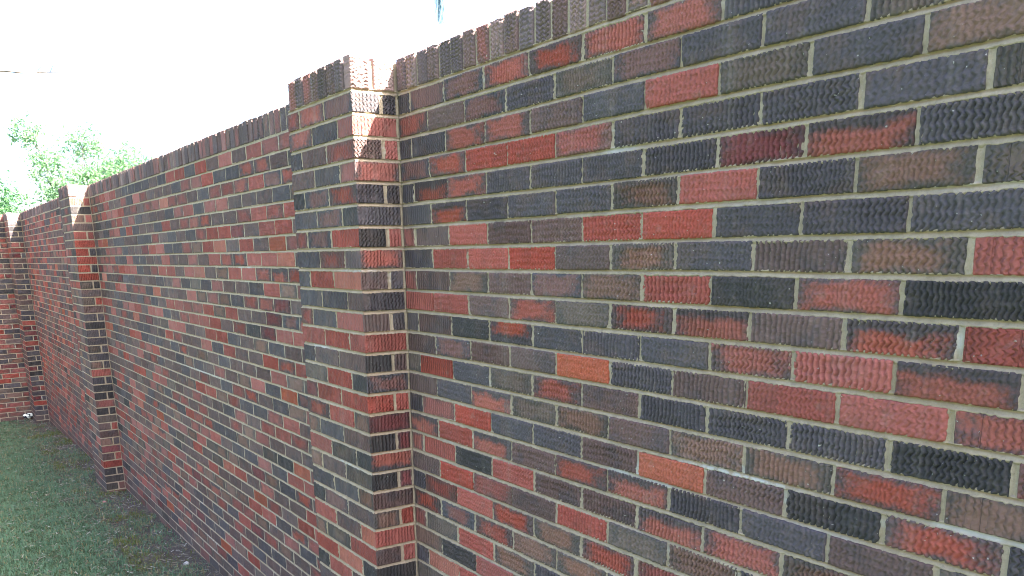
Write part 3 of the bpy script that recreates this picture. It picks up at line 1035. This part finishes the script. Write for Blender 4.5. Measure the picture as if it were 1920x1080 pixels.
# ------------------------------------------------------------------ small things on the ground
def fallen_leaf(x, y, size, col, label, group=None, seed=0):
    r = random.Random(seed)
    pts = []
    n = 9
    for i in range(n):
        a = 2 * math.pi * i / n
        rad = size * (.55 + .45 * abs(math.cos(a * 1.5))) * r.uniform(.8, 1.15)
        pts.append((rad * math.cos(a), rad * .7 * math.sin(a), .25 * rad * math.sin(a * 2 + seed) + .004))
    V = [(0, 0, size * .12)] + pts + [(p[0], p[1], p[2] - .0006) for p in [(0, 0, size * .12)] + pts]
    F = [[0, 1 + i, 1 + (i + 1) % n] for i in range(n)] + [[n + 1, n + 2 + (i + 1) % n, n + 2 + i] for i in range(n)]
    m = simple_mat('dry_leaf', col, tuple(c * .6 for c in col), 60, .7)
    o = link('fallen_leaf', mesh_np('fallen_leaf', V, F, [m]), None, (x, y, float(ground_z(np.array(x), np.array(y))) + .022), r.uniform(0, 6))
    tag(o, label, 'leaf', group)
fallen_leaf(-5.15, -.245, .030, (.42, .20, .18), 'pinkish dry leaf lying on the grass just in front of the second pier', None, 1)
for i, (x, y, sz, c, lb) in enumerate([
        (-6.51, -.66, .022, (.24, .10, .05), 'rusty brown curled leaf on the lawn close to the left edge of the picture'),
        (-6.13, -.74, .018, (.34, .27, .18), 'pale tan leaf on the lawn at the left, just nearer than the rusty brown one'),
        (-7.6, -.50, .020, (.36, .30, .20), 'straw coloured leaf on the far lawn, left of and behind the second pier'),
        (-4.35, -.30, .020, (.17, .08, .05), 'dark brown leaf on the thin grass near the wall, nearer than the second pier'),
        (-4.0, -.62, .018, (.26, .18, .13), 'dull brown leaf in the nearest grass at the bottom left corner')]):
    fallen_leaf(x, y, sz, c, lb, None, i + 5)

def lumpy(name, loc, size, mat, seed, squash=(1, 1, 1), sub=2, amp=.2):
    import bmesh
    bm = bmesh.new()
    bmesh.ops.create_icosphere(bm, subdivisions=sub, radius=size)
    r = random.Random(seed)
    for v in bm.verts:
        k = 1 + r.uniform(-amp, amp)
        v.co = Vector((v.co.x * squash[0] * k, v.co.y * squash[1] * k, v.co.z * squash[2] * k))
    me = bpy.data.meshes.new(name); bm.to_mesh(me); bm.free()
    me.materials.append(mat)
    return me
peb = simple_mat('pale_pebble', (.62, .62, .62), (.35, .35, .36), 70, .7, .002)
tag(link('pebble', lumpy('pebble', 0, .019, peb, 3, (1, 1, .9), 2, .06), None, (-3.0, -.125, float(gz(-3.0)) + .014)),
    'small round whitish pebble on the bare soil near the wall foot', 'pebble')

def wrapper():
    s = NT('black_white_print')
    tc = s.n('ShaderNodeTexCoord')
    n = s.noise(tc.outputs['Object'], 26, 2, .5)
    s.L(s.mix(s.ramp(n, .49, .52), (.012, .014, .022), (.80, .84, .74)), s.b.inputs['Base Color'])
    s.b.inputs['Roughness'].default_value = .35
    me = lumpy('wrapper', 0, .06, s.m, 8, (.6, 1.1, .62), 3, .16)
    o = link('crumpled_wrapper', me, None, (X_END + .07, -.21, float(gz(X_END)) + .05))
    tag(o, 'small crumpled black and white wrapper lying at the foot of the far wall', 'wrapper')
wrapper()

# ------------------------------------------------------------------ trees
BARK = simple_mat('bark', (.13, .115, .105), (.07, .06, .055), 14, .9, .01)
LEAF = leaf_mat('leaf', .45, .5)

def tube(pts, radii, seg=7):
    pts = [Vector(p) for p in pts]
    V = []; F = []
    for i, (p, r) in enumerate(zip(pts, radii)):
        d = (pts[min(i + 1, len(pts) - 1)] - pts[max(i - 1, 0)]).normalized()
        a = d.orthogonal().normalized(); b = d.cross(a)
        for k in range(seg):
            t = 2 * math.pi * k / seg
            V.append(tuple(p + a * r * math.cos(t) + b * r * math.sin(t)))
    for i in range(len(pts) - 1):
        for k in range(seg):
            k2 = (k + 1) % seg
            F.append([i * seg + k, i * seg + k2, (i + 1) * seg + k2, (i + 1) * seg + k])
    return V, F

def bent(a, b, n, amp, rnd):
    a, b = Vector(a), Vector(b)
    out = []
    for i in range(n + 1):
        t = i / n
        o = Vector((rnd.uniform(-1, 1), rnd.uniform(-1, 1), rnd.uniform(-1, 1))) * amp * math.sin(math.pi * t)
        out.append(a.lerp(b, t) + o)
    return out

def tree(name, label, cat, base, trunk_top, clumps, leaves, leafsize, seed, c1, c2, r0=.09, group=None):
    """clumps: list of (centre, radius); every clump hangs on a limb of its own"""
    rnd = random.Random(seed); rg = np.random.default_rng(seed)
    t = empty(name, base)
    tag(t, label, cat, group)
    B = Vector(base)
    pts = bent(base, trunk_top, 6, .06, rnd)
    V, F = tube([p - B for p in pts], [r0 * (1 - .55 * i / 6) for i in range(7)], 9)
    link('trunk', mesh_np('trunk', V, F, [BARK], smooth=True), t, base)
    LV = []; LC = []
    for c, r in clumps:
        c = Vector(c)
        st = pts[rnd.randrange(3, 7)]
        lp = bent(st, c, 5, .10, rnd)
        V, F = tube([p - B for p in lp], [r0 * .38 * (1 - .85 * i / 5) for i in range(6)], 6)
        V = list(V); 
        for _ in range(5):
            q = rnd.choice(lp[2:])
            e = c + Vector((rnd.gauss(0, 1), rnd.gauss(0, 1), rnd.gauss(0, 1))).normalized() * r * .9
            v2, f2 = tube([p - B for p in bent(q, e, 4, .05, rnd)], [r0 * .10 * (1 - .8 * i / 4) for i in range(5)], 4)
            n0 = len(V); V += v2; F += [[i + n0 for i in f] for f in f2]
        link('limb', mesh_np('limb', V, F, [BARK], smooth=True), t, base)
        n = int(leaves * r * r)
        # leaves sit in sprays
        ns = max(4, n // 14)
        spray = rg.normal(0, 1, (ns, 3)); spray /= np.linalg.norm(spray, axis=1)[:, None]
        spray *= (r * rg.random((ns, 1)) ** .45)
        pos = np.repeat(spray, 14, axis=0); m = len(pos)
        pos = pos + rg.normal(0, r * .16, (m, 3)) + np.array(c - B)
        LV.append(pos); LC.append(np.repeat(rg.random((ns, 1)), 14, axis=0))
    P = np.concatenate(LV); sh = np.concatenate(LC); m = len(P)
    a = rg.normal(0, 1, (m, 3)); a /= np.linalg.norm(a, axis=1)[:, None]
    b = rg.normal(0, 1, (m, 3)); b -= (a * b).sum(1)[:, None] * a; b /= np.linalg.norm(b, axis=1)[:, None]
    s = leafsize * (.6 + .8 * rg.random((m, 1)))
    up = np.cross(a, b) * s * .18
    V = np.stack((P - a * s, P + b * s * .42 + up, P + a * s, P - b * s * .42 + up), 1).reshape(-1, 3)
    F = np.arange(m * 4).reshape(-1, 4)
    k = np.clip(sh * .6 + .5 * rg.random((m, 1)), 0, 1)
    C = np.array([c1]) * (1 - k) + np.array([c2]) * k
    C = np.repeat(np.concatenate((C, np.ones((m, 1))), 1), 4, axis=0)
    o = link('crown', mesh_np('crown', V, F, [LEAF], col=C), t, base)
    return t

g1, g2 = (.06, .17, .09), (.20, .31, .16)
ZG = float(gz(-13))
tree('leafy_tree', 'airy sunlit green tree rising behind the far wall, left of the second pier top', 'tree',
     (-19, 2.3, ZG), (-19, 2.2, Z0 + .2),
     [((-19.2, 1.22, Z0 + 2.15), .36), ((-19.0, 1.45, Z0 + 1.45), .42), ((-18.8, 1.7, Z0 + .75), .40), ((-19.3, 2.25, Z0 + 1.95), .42),
      ((-18.9, 2.45, Z0 + 1.1), .45), ((-19.2, 2.9, Z0 + 1.35), .40), ((-18.8, 3.0, Z0 + .65), .5), ((-19.0, 2.2, Z0 + .3), .5),
      ((-19.0, 3.5, Z0 + .75), .4), ((-19.1, 1.7, Z0 + .2), .5), ((-19.3, 2.7, Z0 + .95), .8), ((-18.9, 1.9, Z0 + .9), .7), ((-19.2, 3.2, Z0 + 1.5), .5)], 4200, .042, 5, g1, g2)
tree('leafy_shrub', 'darker green bush behind the far cross wall at the left edge', 'bush',
     (-14.6, .1, ZG), (-14.5, .05, Z0 - .1),
     [((-14.5, -.15, Z0 + .50), .48), ((-14.6, .22, Z0 + .38), .40), ((-14.5, .1, Z0 + .1), .5), ((-14.9, -.45, Z0 + .8), .38), ((-14.4, .5, Z0 - .05), .35)],
     3800, .034, 6, (.035, .12, .06), (.10, .20, .08), .06)

# tree on the lawn to the left: only the tip of one bare limb reaches into the picture
def lawn_tree():
    base = (-10.2, -5.2, ZG)
    t = tree('bare_tree', 'thin bare twig reaching in high at the left edge from an unseen tree', 'tree', base, (-10.1, -5.0, Z0 + .9),
             [((-10.6, -5.6, Z0 + 2.1), .5), ((-9.8, -4.6, Z0 + 2.3), .5)], 900, .04, 15, g1, g2, .1)
    rnd = random.Random(3)
    B = Vector(base)
    a = Vector((-10.05, -4.98, Z0 + .85)); b = Vector((-7.15, -.42, Z0 + 1.19)); c = Vector((-6.95, .13, Z0 + 1.20))
    V, F = tube([p - B for p in bent(a, b, 9, .06, rnd)[:-1] + bent(b, c, 5, .012, rnd)], [.028 * (1 - .9 * i / 14) for i in range(15)], 6)
    for i in range(5):
        q = b.lerp(c, .3 + .17 * i); e = q + Vector((rnd.uniform(-.05, .12), rnd.uniform(-.02, .12), rnd.uniform(-.03, .05)))
        v2, f2 = tube([p - B for p in bent(q, e, 3, .01, rnd)], [.003, .0025, .002, .001], 4)
        n0 = len(V); V = list(V) + v2; F += [[k + n0 for k in f] for f in f2]
    link('limb', mesh_np('limb', V, F, [BARK]), t, base)
lawn_tree()

def hanging_moss():
    rg = np.random.default_rng(4)
    base = (-1.9, 3.1, float(gz(-1.9)))
    tree('overhanging_tree', 'tree behind the near wall whose boughs hang just above the picture', 'tree', base, (-2.0, 3.0, Z0 + 1.9),
         [((-2.6, 2.4, Z0 + 2.75), .5), ((-1.6, 3.2, Z0 + 3.0), .6), ((-2.4, 3.3, Z0 + 2.9), .5), ((-2.5, 1.7, Z0 + 2.6), .35)], 900, .045, 25, g1, g2, .11)
    n = 900
    top = np.array([-2.42, 1.58, Z0 + 2.25]); L = 1.37
    V = []; F = []; C = []
    for i in range(n):
        s0 = rg.random() * .9; l = .06 + .25 * rg.random()
        w = .020 * (1.1 - abs(s0 - .72) * .9) 
        p = top + np.array([rg.normal(0, w * .6), rg.normal(0, w * .6), -s0 * L])
        q = p + np.array([rg.normal(0, .010), rg.normal(0, .010), -min(l, (1 - s0) * L)])
        d = rg.normal(0, 1, 2); d /= np.linalg.norm(d); d *= .0012
        k = len(V)
        V += [(p[0] - d[0], p[1] - d[1], p[2]), (p[0] + d[0], p[1] + d[1], p[2]), (q[0] + d[0], q[1] + d[1], q[2]), (q[0] - d[0], q[1] - d[1], q[2])]
        F.append([k, k + 1, k + 2, k + 3])
        C += [(.17, .27, .34, 1)] * 4
    V = np.array(V) - top
    o = link('hanging_moss', mesh_np('hanging_moss', V, F, [leaf_mat('moss', .4, .8)], col=C), None, top)
    tag(o, 'pale bluish wisp hanging down against the white sky above the wall', 'moss strand')
hanging_moss()
